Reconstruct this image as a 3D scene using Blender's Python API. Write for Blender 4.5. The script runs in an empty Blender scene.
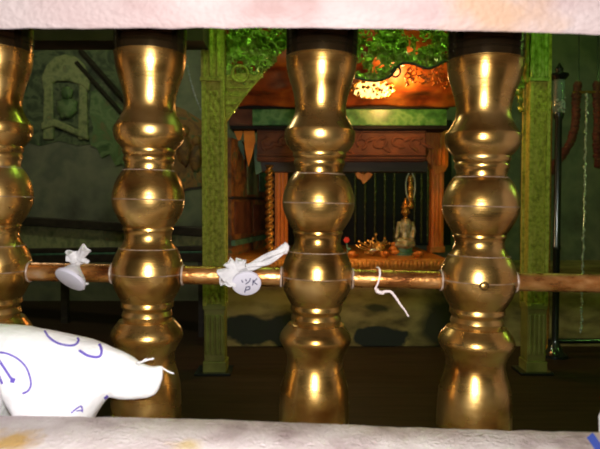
import bpy, bmesh, math, random
from mathutils import Vector, Matrix, noise
from mathutils.bvhtree import BVHTree

random.seed(7)
S = bpy.context.scene
C = S.collection
R = math.radians
PI = math.pi

# ------------------------------------------------------------------ camera
FPX = 589.0                                  # focal length in pixels of the 600 px wide frame
PITCH = R(2.09)
CAMZ = 0.7505
CAM = Vector((0, 0, CAMZ))
FWD = Vector((0, math.cos(PITCH), -math.sin(PITCH)))
UPV = Vector((0, math.sin(PITCH), math.cos(PITCH)))
cd = bpy.data.cameras.new('camera')
cd.sensor_width = 36.0
cd.lens = 36.0 * FPX / 600.0
cd.clip_start = 0.02
cd.dof.use_dof = True
cd.dof.focus_distance = 1.15
cd.dof.aperture_fstop = 8.0
cam = bpy.data.objects.new('camera', cd)
C.objects.link(cam)
cam.location = CAM
cam.rotation_euler = (PI / 2 - PITCH, 0, 0)
S.camera = cam

# ------------------------------------------------------------------ world, exposure
S.view_settings.view_transform = 'Standard'
S.view_settings.look = 'None'
S.view_settings.gamma = 1.0
S.view_settings.use_curve_mapping = False
S.view_settings.exposure = 0.0
w = bpy.data.worlds.new('night'); S.world = w
w.use_nodes = True
w.node_tree.nodes['Background'].inputs[0].default_value = (0.55, 0.62, 0.5, 1)
w.node_tree.nodes['Background'].inputs[1].default_value = 0.012


def light(name, kind, loc, power, col, size=0.1, aim=None, size_y=None):
    l = bpy.data.lights.new(name, kind)
    l.energy = power; l.color = col
    if kind == 'AREA':
        l.shape = 'RECTANGLE' if size_y else 'DISK'
        l.size = size
        if size_y: l.size_y = size_y
    else:
        l.shadow_soft_size = size
    o = bpy.data.objects.new(name, l); C.objects.link(o); o.location = loc
    if aim is not None:
        o.rotation_euler = (Vector(aim) - Vector(loc)).to_track_quat('-Z', 'Y').to_euler()
    return o


# the camera's own flash, a little above the lens
light('camera_flash', 'AREA', (0.012, 0.0, CAMZ + 0.03), 9.0, (1.0, 0.945, 0.90), 0.03, aim=(0.012, 1.0, CAMZ - 0.01))
# added fill light for the left back wall, no lamp seen
light('hall_fill_light', 'POINT', (-1.5, 2.7, 2.35), 24.0, (1.0, 0.98, 0.70), 0.12)
# warm lamp under the shrine canopy
light('canopy_lamp_light', 'POINT', (0.46, 2.93, 1.30), 6.5, (1.0, 0.50, 0.16), 0.04)
# added warm fill for the altar front, no lamp of its own
light('altar_fill_light', 'POINT', (0.12, 2.80, 0.64), 3.0, (1.0, 0.62, 0.28), 0.03)


def P(px, py, d):
    """The point seen at pixel (px, py) of the photograph, d metres into the room."""
    v = FWD + Vector((1, 0, 0)) * ((px - 300.0) / FPX) + UPV * ((224.5 - py) / FPX)
    return CAM + v * (d / v.y)


# ------------------------------------------------------------------ materials
def nodes(name):
    m = bpy.data.materials.new(name); m.use_nodes = True
    nt = m.node_tree
    return m, nt, nt.nodes['Principled BSDF']


def ramp(nt, stops):
    r = nt.nodes.new('ShaderNodeValToRGB')
    e = r.color_ramp.elements
    while len(e) < len(stops): e.new(0.5)
    for k, (p, c) in enumerate(stops):
        e[k].position = p
        e[k].color = (c[0], c[1], c[2], 1)
    return r


def mat(name, stops, scale=8.0, rough=0.6, metal=0.0, bump=0.0, bscale=40.0, detail=5.0, coat=0.0,
        stretch=(1, 1, 1), coord='Object', emit=None, estr=0.0, spec=None, rvar=0.0, dist=0.0, trans=0.0):
    m, nt, b = nodes(name)
    L = nt.links
    if isinstance(stops[0], (int, float)): stops = [(0.0, stops), (1.0, stops)]
    tc = nt.nodes.new('ShaderNodeTexCoord')
    src = tc.outputs['Object']
    if coord == 'World':
        g = nt.nodes.new('ShaderNodeNewGeometry'); src = g.outputs['Position']
    mp = nt.nodes.new('ShaderNodeMapping'); mp.inputs['Scale'].default_value = stretch
    L.new(src, mp.inputs['Vector'])
    n = nt.nodes.new('ShaderNodeTexNoise')
    n.inputs['Scale'].default_value = scale; n.inputs['Detail'].default_value = detail
    n.inputs['Distortion'].default_value = dist
    L.new(mp.outputs[0], n.inputs['Vector'])
    r = ramp(nt, stops)
    L.new(n.outputs['Fac'], r.inputs[0]); L.new(r.outputs[0], b.inputs['Base Color'])
    b.inputs['Roughness'].default_value = rough
    b.inputs['Metallic'].default_value = metal
    b.inputs['Coat Weight'].default_value = coat
    b.inputs['Coat Roughness'].default_value = 0.17
    b.inputs['Transmission Weight'].default_value = trans
    if spec is not None: b.inputs['Specular IOR Level'].default_value = spec
    if rvar:
        mr = nt.nodes.new('ShaderNodeMapRange')
        mr.inputs['From Min'].default_value = 0.3; mr.inputs['From Max'].default_value = 0.7
        mr.inputs['To Min'].default_value = rough - rvar; mr.inputs['To Max'].default_value = rough + rvar
        L.new(n.outputs['Fac'], mr.inputs['Value']); L.new(mr.outputs[0], b.inputs['Roughness'])
    if bump:
        n2 = nt.nodes.new('ShaderNodeTexNoise'); n2.inputs['Scale'].default_value = bscale
        n2.inputs['Detail'].default_value = 4
        L.new(mp.outputs[0], n2.inputs['Vector'])
        bp = nt.nodes.new('ShaderNodeBump'); bp.inputs['Strength'].default_value = bump
        bp.inputs['Distance'].default_value = 0.01
        L.new(n2.outputs['Fac'], bp.inputs['Height']); L.new(bp.outputs[0], b.inputs['Normal'])
    if emit:
        b.inputs['Emission Color'].default_value = (*emit, 1); b.inputs['Emission Strength'].default_value = estr
    return m


def patch(m, centre, radius, col, wob=0.6, nscale=6.0, coord='World', soft=0.25, axes=(1, 1, 1)):
    """A stain of its own shape on an existing material: a blotch about a centre, edge broken by noise."""
    nt = m.node_tree; L = nt.links
    b = nt.nodes['Principled BSDF']
    old = b.inputs['Base Color'].links[0].from_socket
    g = nt.nodes.new('ShaderNodeNewGeometry')
    sub = nt.nodes.new('ShaderNodeVectorMath'); sub.operation = 'SUBTRACT'
    sub.inputs[1].default_value = centre
    L.new(g.outputs['Position'], sub.inputs[0])
    sc = nt.nodes.new('ShaderNodeVectorMath'); sc.operation = 'MULTIPLY'
    sc.inputs[1].default_value = axes
    L.new(sub.outputs[0], sc.inputs[0])
    ln = nt.nodes.new('ShaderNodeVectorMath'); ln.operation = 'LENGTH'
    L.new(sc.outputs[0], ln.inputs[0])
    n = nt.nodes.new('ShaderNodeTexNoise'); n.inputs['Scale'].default_value = nscale; n.inputs['Detail'].default_value = 4
    L.new(g.outputs['Position'], n.inputs['Vector'])
    ma = nt.nodes.new('ShaderNodeMath'); ma.operation = 'MULTIPLY_ADD'
    ma.inputs[1].default_value = wob * radius * 2; ma.inputs[2].default_value = -wob * radius
    L.new(n.outputs['Fac'], ma.inputs[0])
    ad = nt.nodes.new('ShaderNodeMath'); ad.operation = 'ADD'
    L.new(ln.outputs['Value'], ad.inputs[0]); L.new(ma.outputs[0], ad.inputs[1])
    mr = nt.nodes.new('ShaderNodeMapRange')
    mr.inputs['From Min'].default_value = radius * (1 + soft); mr.inputs['From Max'].default_value = radius * (1 - soft)
    L.new(ad.outputs[0], mr.inputs['Value'])
    mx = nt.nodes.new('ShaderNodeMix'); mx.data_type = 'RGBA'
    L.new(mr.outputs[0], mx.inputs['Factor']); L.new(old, mx.inputs['A'])
    mx.inputs['B'].default_value = (*col, 1)
    L.new(mx.outputs['Result'], b.inputs['Base Color'])


M = {}
def brass_mat(name, stops, rough, coat):
    m = mat(name, stops, 18, rough, 0.95, coord='World', stretch=(1, 1, 1.6), rvar=0.06, coat=coat, detail=7)
    nt = m.node_tree; b = nt.nodes['Principled BSDF']
    tc = nt.nodes.new('ShaderNodeTexCoord')
    mp = nt.nodes.new('ShaderNodeMapping'); mp.inputs['Scale'].default_value = (4, 4, 900)
    nt.links.new(tc.outputs['Object'], mp.inputs['Vector'])
    n = nt.nodes.new('ShaderNodeTexNoise'); n.inputs['Scale'].default_value = 1.0; n.inputs['Detail'].default_value = 3
    nt.links.new(mp.outputs[0], n.inputs['Vector'])
    bp = nt.nodes.new('ShaderNodeBump'); bp.inputs['Strength'].default_value = 0.12; bp.inputs['Distance'].default_value = 0.002
    nt.links.new(n.outputs['Fac'], bp.inputs['Height']); nt.links.new(bp.outputs[0], b.inputs['Normal'])
    return m
M['brass'] = brass_mat('turned brass', [(0.30, (0.28, 0.13, 0.028)), (0.46, (0.50, 0.29, 0.075)), (0.7, (0.62, 0.41, 0.15))], 0.27, 0.2)
M['dark_brass'] = mat('shadow-dark brass', [(0.3, (0.05, 0.035, 0.02)), (0.7, (0.10, 0.07, 0.03))], 20, 0.16, 0.9, coord='World')  # darkened so the collars carry the lintel's flash shadow in their colour
M['copper'] = mat('worn copper rod', [(0.3, (0.20, 0.06, 0.015)), (0.5, (0.50, 0.21, 0.055)), (0.65, (0.68, 0.36, 0.13)), (0.78, (0.75, 0.50, 0.32))],
                  60, 0.29, 0.85, coord='World', stretch=(0.5, 1, 1), rvar=0.08, bump=0.15, bscale=300)
M['solder'] = mat('pale solder', [(0.35, (0.22, 0.14, 0.08)), (0.7, (0.42, 0.34, 0.30))], 120, 0.55, 0.2)
M['stone'] = mat('pale pink stone', [(0.25, (0.26, 0.15, 0.14)), (0.40, (0.37, 0.275, 0.275)), (0.6, (0.43, 0.355, 0.355))], 9, 0.7, 0,
                 coord='World', bump=0.35, bscale=160, detail=8, stretch=(1, 1, 1.5))
patch(M['stone'], P(500, 14, .52), 0.02, (0.40, 0.26, 0.18), 1.1, 30, soft=.5, axes=(.5, .6, 1))
M['sill_stone'] = mat('worn sill stone', [(0.28, (0.36, 0.26, 0.28)), (0.45, (0.64, 0.53, 0.56)), (0.66, (0.80, 0.71, 0.74))], 22, 0.75, 0,
                      coord='World', bump=0.5, bscale=240, detail=9)
patch(M['sill_stone'], P(8, 436, .53), 0.022, (0.62, 0.38, 0.14), 1.2, 60, soft=.5)
patch(M['sill_stone'], P(188, 440, .53), 0.012, (0.66, 0.50, 0.30), 1.2, 60, soft=.6)
M['plaster'] = mat('outer plaster', [(0.3, (0.40, 0.34, 0.32)), (0.7, (0.52, 0.46, 0.43))], 5, 0.85, 0, coord='World', bump=0.2)
M['wall'] = mat('painted temple wall', [(0.28, (0.07, 0.06, 0.05)), (0.42, (0.15, 0.14, 0.11)), (0.52, (0.21, 0.19, 0.14)), (0.60, (0.13, 0.13, 0.10)), (0.75, (0.20, 0.17, 0.13))],
                3.0, 0.75, 0, coord='World', detail=9, bump=0.2, bscale=12)
M['mural'] = mat('faded mural paint', [(0.30, (0.025, 0.04, 0.022)), (0.42, (0.07, 0.12, 0.04)), (0.52, (0.17, 0.22, 0.10)), (0.60, (0.10, 0.16, 0.06)), (0.72, (0.20, 0.13, 0.06))],
                 7, 0.7, 0, coord='World', detail=9, dist=0.8, bump=0.3, bscale=20)
M['mural_dark'] = mat('dark green mural paint', [(0.30, (0.02, 0.028, 0.018)), (0.45, (0.06, 0.075, 0.04)), (0.55, (0.13, 0.15, 0.08)), (0.65, (0.04, 0.055, 0.03))], 9, 0.75, 0, coord='World', detail=9, dist=1.0)
M['mural_red'] = mat('faded red mural paint', [(0.30, (0.035, 0.025, 0.015)), (0.45, (0.16, 0.06, 0.02)), (0.54, (0.30, 0.12, 0.03)), (0.62, (0.08, 0.10, 0.04)), (0.75, (0.22, 0.10, 0.04))],
                     9, 0.65, 0, coord='World', detail=8, dist=1.2)
M['moss'] = mat('green painted plaster', [(0.3, (0.12, 0.14, 0.06)), (0.5, (0.30, 0.30, 0.14)), (0.65, (0.16, 0.18, 0.09)), (0.75, (0.26, 0.20, 0.09))], 16, 0.75, 0, coord='World', detail=8, bump=0.4, bscale=25)
M['floor'] = mat('dark plank floor', [(0.3, (0.022, 0.011, 0.006)), (0.7, (0.048, 0.024, 0.014))], 3, 0.6, 0, coord='World', stretch=(1, 14, 1), detail=6, spec=.15)
M['darkwood'] = mat('dark wood', [(0.3, (0.018, 0.013, 0.010)), (0.7, (0.045, 0.033, 0.024))], 8, 0.5, 0, coord='World', stretch=(1, 6, 6))
M['beamwood'] = mat('brown black beam', [(0.3, (0.07, 0.042, 0.036)), (0.7, (0.12, 0.075, 0.065))], 8, 0.7, 0, coord='World')
M['green_gilt'] = mat('green gilded carving', [(0.3, (0.26, 0.24, 0.03)), (0.5, (0.52, 0.46, 0.07)), (0.7, (0.66, 0.58, 0.13))], 60, 0.42, 0.35, coord='World', bump=0.6, bscale=220)
M['green_lace'] = mat('green gilded lace', [(0.3, (0.16, 0.25, 0.03)), (0.5, (0.42, 0.55, 0.10)), (0.7, (0.66, 0.76, 0.26))], 40, 0.25, 0.5, coord='World')
M['olive'] = mat('olive painted wood', [(0.3, (0.17, 0.16, 0.03)), (0.7, (0.30, 0.28, 0.07))], 14, 0.5, 0.2, coord='World')
M['orange_cloth'] = mat('orange satin canopy', [(0.36, (0.12, 0.022, 0.006)), (0.5, (0.34, 0.075, 0.012)), (0.66, (0.62, 0.20, 0.03))], 7, 0.42, 0, coord='World', detail=5, bump=0.3, bscale=14)
M['orange_wood'] = mat('orange painted wood', [(0.3, (0.60, 0.16, 0.02)), (0.7, (0.85, 0.30, 0.04))], 20, 0.45, 0, coord='World', stretch=(6, 6, 1))
M['pennant'] = mat('bright orange cloth', [(0.3, (0.75, 0.20, 0.012)), (0.7, (0.95, 0.34, 0.03))], 20, 0.6, 0, coord='World')
M['redwood'] = mat('dark red carved wood', [(0.3, (0.07, 0.02, 0.010)), (0.7, (0.17, 0.055, 0.022))], 14, 0.68, 0, coord='World')
M['green_marble'] = mat('green marble', [(0.32, (0.02, 0.10, 0.02)), (0.46, (0.06, 0.24, 0.05)), (0.56, (0.16, 0.38, 0.12)), (0.68, (0.04, 0.18, 0.03))], 16, 0.3, 0, coord='World', detail=8)
M['gold'] = mat('gilding', [(0.3, (0.42, 0.20, 0.04)), (0.7, (0.72, 0.42, 0.10))], 60, 0.32, 0.8, coord='World')
M['gold_wood'] = mat('gold painted altar edge', [(0.3, (0.42, 0.13, 0.015)), (0.6, (0.72, 0.28, 0.04))], 30, 0.4, 0.3, coord='World', bump=0.7, bscale=120)
M['plinth'] = mat('stained yellow plaster', [(0.3, (0.12, 0.08, 0.03)), (0.48, (0.30, 0.21, 0.08)), (0.62, (0.42, 0.30, 0.12))], 7, 0.8, 0, coord='World', detail=9, stretch=(1, 1, 2.4))
PD = 3.05
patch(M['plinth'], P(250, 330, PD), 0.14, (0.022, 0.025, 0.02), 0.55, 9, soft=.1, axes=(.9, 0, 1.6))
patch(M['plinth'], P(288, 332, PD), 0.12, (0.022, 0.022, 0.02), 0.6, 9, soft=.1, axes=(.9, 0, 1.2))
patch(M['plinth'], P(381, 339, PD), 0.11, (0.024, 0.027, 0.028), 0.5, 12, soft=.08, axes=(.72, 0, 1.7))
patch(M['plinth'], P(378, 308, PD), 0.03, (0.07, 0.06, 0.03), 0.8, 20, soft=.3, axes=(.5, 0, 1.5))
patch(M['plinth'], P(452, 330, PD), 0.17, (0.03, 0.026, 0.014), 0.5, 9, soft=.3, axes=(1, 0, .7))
M['black'] = mat('black lacquer', (0.008, 0.008, 0.007), 8, 0.6, spec=.2)
M['bead'] = mat('olive glass beads', [(0.3, (0.05, 0.06, 0.015)), (0.7, (0.11, 0.10, 0.03))], 30, 0.25, 0.3, coord='World')
M['crystal'] = mat('clear crystal beads', [(0.3, (0.5, 0.6, 0.55)), (0.7, (0.85, 0.9, 0.88))], 60, 0.08, 0.5, coord='World')
M['steel'] = mat('dark polished metal', (0.10, 0.115, 0.115), 10, 0.16, 0.9)
M['glass'] = mat('greenish glass', (0.45, 0.62, 0.58), 10, 0.08, 0.0, trans=0.75)
M['red_flower'] = mat('dark red flowers', [(0.3, (0.05, 0.008, 0.006)), (0.7, (0.15, 0.022, 0.014))], 60, 0.8, 0, coord='World')
M['teal'] = mat('teal painted cloth', [(0.3, (0.03, 0.10, 0.06)), (0.7, (0.12, 0.26, 0.16))], 30, 0.5, 0, coord='World')
M['robe'] = mat('silver green robe', [(0.3, (0.14, 0.12, 0.05)), (0.5, (0.34, 0.30, 0.16)), (0.62, (0.45, 0.45, 0.34)), (0.75, (0.45, 0.26, 0.08))], 40, 0.4, 0.3, coord='World')
M['cloth'] = mat('white cotton', [(0.3, (0.88, 0.89, 0.93)), (0.7, (0.93, 0.93, 0.95))], 30, 0.9, 0, coord='World', bump=0.25, bscale=90)
M['tissue'] = mat('white tied cloth', [(0.3, (0.46, 0.45, 0.47)), (0.7, (0.62, 0.61, 0.62))], 60, 0.9, 0, coord='World', bump=0.3, bscale=250)
M['coin_cloth'] = mat('stretched lilac white cloth', (0.50, 0.49, 0.57), 10, 0.85)
M['cord'] = mat('pinkish white thread', (0.72, 0.62, 0.62), 10, 0.9)
M['ink'] = mat('violet blue print', (0.13, 0.09, 0.50), 10, 0.8)
M['pen'] = mat('blue black pen', (0.06, 0.06, 0.12), 10, 0.8)
M['blue'] = mat('blue paint', (0.05, 0.10, 0.62), 10, 0.7)
M['crystal_glint'] = mat('glint-painted crystal', (0.9, 0.7, 0.35), 10, 0.2, emit=(1.0, 0.60, 0.18), estr=2.2)  # emission paints the flash glints into the crystals
M['tube_lit'] = mat('lit green tube', (0.2, 0.9, 0.2), 10, 0.3, emit=(0.42, 1.0, 0.16), estr=72.0)
M['white_enamel'] = mat('white enamel', (0.5, 0.5, 0.46), 10, 0.4)


# ------------------------------------------------------------------ mesh helpers
OFF = {}


def obj(name, bm, m, parent=None, smooth=True, bevel=0.0, angle=40):
    """Link a bmesh given in world coordinates as one mesh object, below its thing or part if it has one."""
    off = OFF.get(parent.name, Vector()) if parent else Vector()
    bmesh.ops.recalc_face_normals(bm, faces=bm.faces)
    bmesh.ops.translate(bm, vec=-off, verts=bm.verts)
    me = bpy.data.meshes.new(name); bm.to_mesh(me); bm.free()
    me.materials.append(m)
    if smooth:
        me.polygons.foreach_set('use_smooth', [True] * len(me.polygons))
        if angle: me.set_sharp_from_angle(angle=R(angle))
    o = bpy.data.objects.new(name, me); C.objects.link(o)
    if parent: o.parent = parent
    OFF[o.name] = off
    if bevel:
        b = o.modifiers.new('bevel', 'BEVEL'); b.width = bevel; b.segments = 2; b.limit_method = 'ANGLE'
    return o


def tag(o, label, cat, group=None, kind=None):
    o['label'] = label; o['category'] = cat
    if group: o['group'] = group
    if kind: o['kind'] = kind
    return o


def thing(name, label, cat, loc, group=None):
    o = bpy.data.objects.new(name, None); C.objects.link(o)
    o.location = loc; o.empty_display_size = 0.05
    OFF[o.name] = Vector(loc)
    return tag(o, label, cat, group)


def struct(name, bm, m, **kw):
    o = obj(name, bm, m, **kw); o['kind'] = 'structure'; return o


def new(): return bmesh.new()


def box(bm, x0, x1, y0, y1, z0, z1):
    v = [bm.verts.new((x, y, z)) for x in (x0, x1) for y in (y0, y1) for z in (z0, z1)]
    for f in ((0, 1, 3, 2), (4, 6, 7, 5), (0, 4, 5, 1), (2, 3, 7, 6), (0, 2, 6, 4), (1, 5, 7, 3)):
        bm.faces.new([v[i] for i in f])
    return v


def lathe(bm, prof, c=(0, 0, 0), seg=48, axis=None, cap=True):
    c = Vector(c)
    rot = Vector((0, 0, 1)).rotation_difference(Vector(axis)).to_matrix() if axis is not None else Matrix.Identity(3)
    rings = []
    for r, z in prof:
        rings.append([bm.verts.new(c + rot @ Vector((r * math.cos(a), r * math.sin(a), z)))
                      for a in (2 * PI * k / seg for k in range(seg))])
    for a, b in zip(rings, rings[1:]):
        for k in range(seg):
            bm.faces.new((a[k], a[(k + 1) % seg], b[(k + 1) % seg], b[k]))
    if cap:
        bm.faces.new(rings[0][::-1]); bm.faces.new(rings[-1])


def torus(bm, c, r, rr, seg=48, s2=6, axis=None):
    c = Vector(c)
    rot = Vector((0, 0, 1)).rotation_difference(Vector(axis)).to_matrix() if axis is not None else Matrix.Identity(3)
    g = [[bm.verts.new(c + rot @ Vector(((r + rr * math.cos(b)) * math.cos(a), (r + rr * math.cos(b)) * math.sin(a), rr * math.sin(b))))
          for b in (2 * PI * j / s2 for j in range(s2))] for a in (2 * PI * k / seg for k in range(seg))]
    for k in range(seg):
        for j in range(s2):
            bm.faces.new((g[k][j], g[(k + 1) % seg][j], g[(k + 1) % seg][(j + 1) % s2], g[k][(j + 1) % s2]))


def smooth_pts(pts, n=6):
    pts = [Vector(p) for p in pts]
    if len(pts) < 3: return pts
    out = []
    for i in range(len(pts) - 1):
        p0 = pts[max(i - 1, 0)]; p1 = pts[i]; p2 = pts[i + 1]; p3 = pts[min(i + 2, len(pts) - 1)]
        for k in range(n):
            t = k / n
            out.append(0.5 * ((2 * p1) + (p2 - p0) * t + (2 * p0 - 5 * p1 + 4 * p2 - p3) * t * t + (3 * p1 - p0 - 3 * p2 + p3) * t ** 3))
    out.append(pts[-1])
    return out


def tube(bm, pts, r, seg=8, flat=1.0):
    pts = [Vector(p) for p in pts]
    rs = r if isinstance(r, (list, tuple)) else [r] * len(pts)
    if len(rs) != len(pts):
        rs = [rs[min(int(i * len(rs) / len(pts)), len(rs) - 1)] for i in range(len(pts))]
    rings = []; up = None
    for i, p in enumerate(pts):
        t = (pts[min(i + 1, len(pts) - 1)] - pts[max(i - 1, 0)]).normalized()
        if up is None:
            up = Vector((0, -1, 0)) if abs(t.y) < 0.9 else Vector((0, 0, 1))
        up = (up - t * up.dot(t)).normalized()
        s = t.cross(up)
        rings.append([bm.verts.new(p + (s * math.cos(a) + up * math.sin(a) * flat) * rs[i]) for a in (2 * PI * k / seg for k in range(seg))])
    for a, b in zip(rings, rings[1:]):
        for k in range(seg):
            bm.faces.new((a[k], a[(k + 1) % seg], b[(k + 1) % seg], b[k]))
    bm.faces.new(rings[0][::-1]); bm.faces.new(rings[-1])


def ball(bm, c, r, sub=2, scale=(1, 1, 1), rough=0.0, freq=1.0, seed=0.0):
    res = bmesh.ops.create_icosphere(bm, subdivisions=sub, radius=1.0)
    c = Vector(c)
    for v in res['verts']:
        n = v.co.normalized()
        k = 1.0
        if rough:
            q = n * freq + Vector((seed, seed * 1.7, -seed))
            k += rough * (abs(noise.noise(q)) * 2 - 0.6 + 0.6 * abs(noise.noise(q * 2.3)))
        v.co = c + Vector((n.x * scale[0], n.y * scale[1], n.z * scale[2])) * r * k


def prism(bm, pts, y0, y1):
    """A polygon in x-z given as world points, made solid between two depths."""
    a = [bm.verts.new((p[0], y0, p[1])) for p in pts]
    b = [bm.verts.new((p[0], y1, p[1])) for p in pts]
    bm.faces.new(a); bm.faces.new(b[::-1])
    n = len(pts)
    for i in range(n):
        bm.faces.new((a[i], b[i], b[(i + 1) % n], a[(i + 1) % n]))


def interp(tab, x):
    if x <= tab[0][0]: return tab[0][1]
    for (a, u), (b, v) in zip(tab, tab[1:]):
        if x <= b: return u + (v - u) * (x - a) / (b - a)
    return tab[-1][1]


def px_of(x, d): return 300 + x / d * FPX * math.cos(PITCH)   # close enough for laying stone along x


# ------------------------------------------------------------------ the setting
XL, XR, YF, YB, ZT = -2.9, 2.5, 0.80, 4.5, 2.6
bm = new(); box(bm, XL, XR, YF, YB, -0.06, 0.0); struct('floor', bm, M['floor'], smooth=False)
bm = new(); box(bm, XL - .1, XR + .1, YF, YB + .1, ZT, ZT + 0.1); struct('ceiling', bm, M['beamwood'], smooth=False)
bm = new(); box(bm, XL - .1, XR + .1, YB, YB + .1, -0.06, ZT); struct('wall_back', bm, M['wall'], smooth=False)
bm = new(); box(bm, XL - .1, XL, YF, YB, -0.06, ZT); struct('wall_left', bm, M['wall'], smooth=False)
bm = new(); box(bm, XR, XR + .1, YF, YB, -0.06, ZT); struct('wall_right', bm, M['wall'], smooth=False)

TILT = R(1.2)                                  # the whole grille leans a little in its old frame
AX = P(318.5, 203, .755)                       # middle of the third baluster's large bulb
def grille(lx, lz):                            # grille coordinates (along the rod, up the baluster) to the world
    return Vector((AX.x + lx * math.cos(TILT) + lz * math.sin(TILT), .755, AX.z - lx * math.sin(TILT) + lz * math.cos(TILT)))
ZBASE = P(318.5, 462, .755 - .8 * 34.3 * .755 / FPX).z - AX.z
ZTOP = P(318.5, -32, .755).z - AX.z
def ledge_z(x): return AX.z + ZBASE - (x - AX.x) * math.tan(TILT)
def head_z(x): return AX.z + ZTOP - (x - AX.x) * math.tan(TILT)

JL, JR = -0.53, 0.46
# lintel: rough stone, its lower edge as worn as the photo shows, underside rising to the back
LINT = [(0, 26.7), (90, 26.2), (200, 26), (300, 25.7), (400, 26.9), (450, 28.2), (500, 29.4), (560, 31.4), (600, 32.6)]
bm = new(); rows = []
N = 160
for i in range(N + 1):
    x = -0.9 + 1.8 * i / N
    d = .52
    zb = P(300, interp(LINT, px_of(x, d)), d).z + 0.0012 * noise.noise(Vector((x * 40, 3, 0)))
    w1 = 0.003 * noise.noise(Vector((x * 20, 7, 0)))
    prof = [(d + .004, zb - 0.0005), (d, zb + .0035), (d - .002 + w1, zb + .05), (d + w1, zb + .14), (d, 1.25), (.80, 1.25), (.80, head_z(x)), (.66, head_z(x)), (.60, zb + .055), (d + .010, zb + .004)]
    rows.append([bm.verts.new((x, y, z)) for y, z in prof])
for a, b in zip(rows, rows[1:]):
    for k in range(len(a)):
        bm.faces.new((a[k], a[(k + 1) % len(a)], b[(k + 1) % len(a)], b[k]))
bm.faces.new(rows[0]); bm.faces.new(rows[-1][::-1])
struct('trim_1', bm, M['stone'], angle=50)
# sill: a raised kerb in front, a lower ledge behind it that carries the balusters
SILL = [(0, 413.5), (100, 414.8), (200, 417), (300, 420.5), (400, 425), (500, 428), (600, 430)]
bm = new(); rows = []
for i in range(N + 1):
    x = -0.9 + 1.8 * i / N
    d = .60
    zt = P(300, interp(SILL, px_of(x, d)), d).z + 0.0012 * noise.noise(Vector((x * 45, 9, 0)))
    lz = ledge_z(x)
    prof = [(.50, 0.2), (.50, zt - .006), (.505, zt - .001), (.55, zt + .0008 * noise.noise(Vector((x * 60, 1, 4)))), (d - .006, zt), (d, zt - .004), (d + .004, lz), (.80, lz), (.80, 0.2)]
    rows.append([bm.verts.new((x, y, z)) for y, z in prof])
for a, b in zip(rows, rows[1:]):
    for k in range(len(a)):
        bm.faces.new((a[k], a[(k + 1) % len(a)], b[(k + 1) % len(a)], b[k]))
bm.faces.new(rows[0]); bm.faces.new(rows[-1][::-1])
sill = struct('trim_2', bm, M['sill_stone'], angle=50)
bm = new(); box(bm, -0.9, JL, .54, .80, 0.2, 1.25); struct('trim_3', bm, M['stone'], smooth=False)
bm = new(); box(bm, JR, 0.9, .54, .80, 0.2, 1.25); struct('trim_4', bm, M['stone'], smooth=False)
bm = new()
for (a, b, c, d) in ((XL - .1, -.9, -.06, ZT), (.9, XR + .1, -.06, ZT), (-.9, .9, 1.25, ZT), (-.9, .9, -.06, .2)):
    box(bm, a, b, .56, .80, c, d)
struct('wall_front', bm, M['plaster'], smooth=False)
# dark tie beam across the room, seen between the two left balusters
a = P(-60, 50, 2.55); b = P(203, 50, 2.4)
bm = new(); box(bm, XL, b.x, 2.4, 2.55, a.z, a.z + .22); struct('trim_5', bm, M['beamwood'], smooth=False)


def on_surface(bvh, px, py, lift=0.0004):
    dirv = (P(px, py, 1.0) - CAM).normalized()
    h = bvh.ray_cast(CAM, dirv)
    return (h[0] + h[1] * (lift if h[1].dot(dirv) < 0 else -lift), h[1]) if h[0] else None


def stroke(bm, bvh, pts, wpx, lift=0.0004, n=5):
    """A printed or written line lying on a surface."""
    sp = smooth_pts([(x, y, 0) for x, y in pts], n) if len(pts) > 2 else [Vector((pts[0][0] + (pts[1][0] - pts[0][0]) * k / 4, pts[0][1] + (pts[1][1] - pts[0][1]) * k / 4, 0)) for k in range(5)]
    last = None
    for i, p in enumerate(sp):
        t = (sp[min(i + 1, len(sp) - 1)] - sp[max(i - 1, 0)]).normalized()
        s = Vector((-t.y, t.x, 0)) * wpx * 0.5
        a = on_surface(bvh, p.x + s.x, p.y + s.y, lift); b = on_surface(bvh, p.x - s.x, p.y - s.y, lift)
        if not a or not b: last = None; continue
        cur = (bm.verts.new(a[0]), bm.verts.new(b[0]))
        if last: bm.faces.new((last[0], last[1], cur[1], cur[0]))
        last = cur


bvh = BVHTree.FromObject(sill, bpy.context.evaluated_depsgraph_get())
bm = new(); stroke(bm, bvh, [(580, 428), (587, 433), (593, 440), (599, 449), (606, 460)], 8)
obj('paint_mark', bm, M['blue'], sill)['label'] = 'blue painted stroke'

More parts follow.
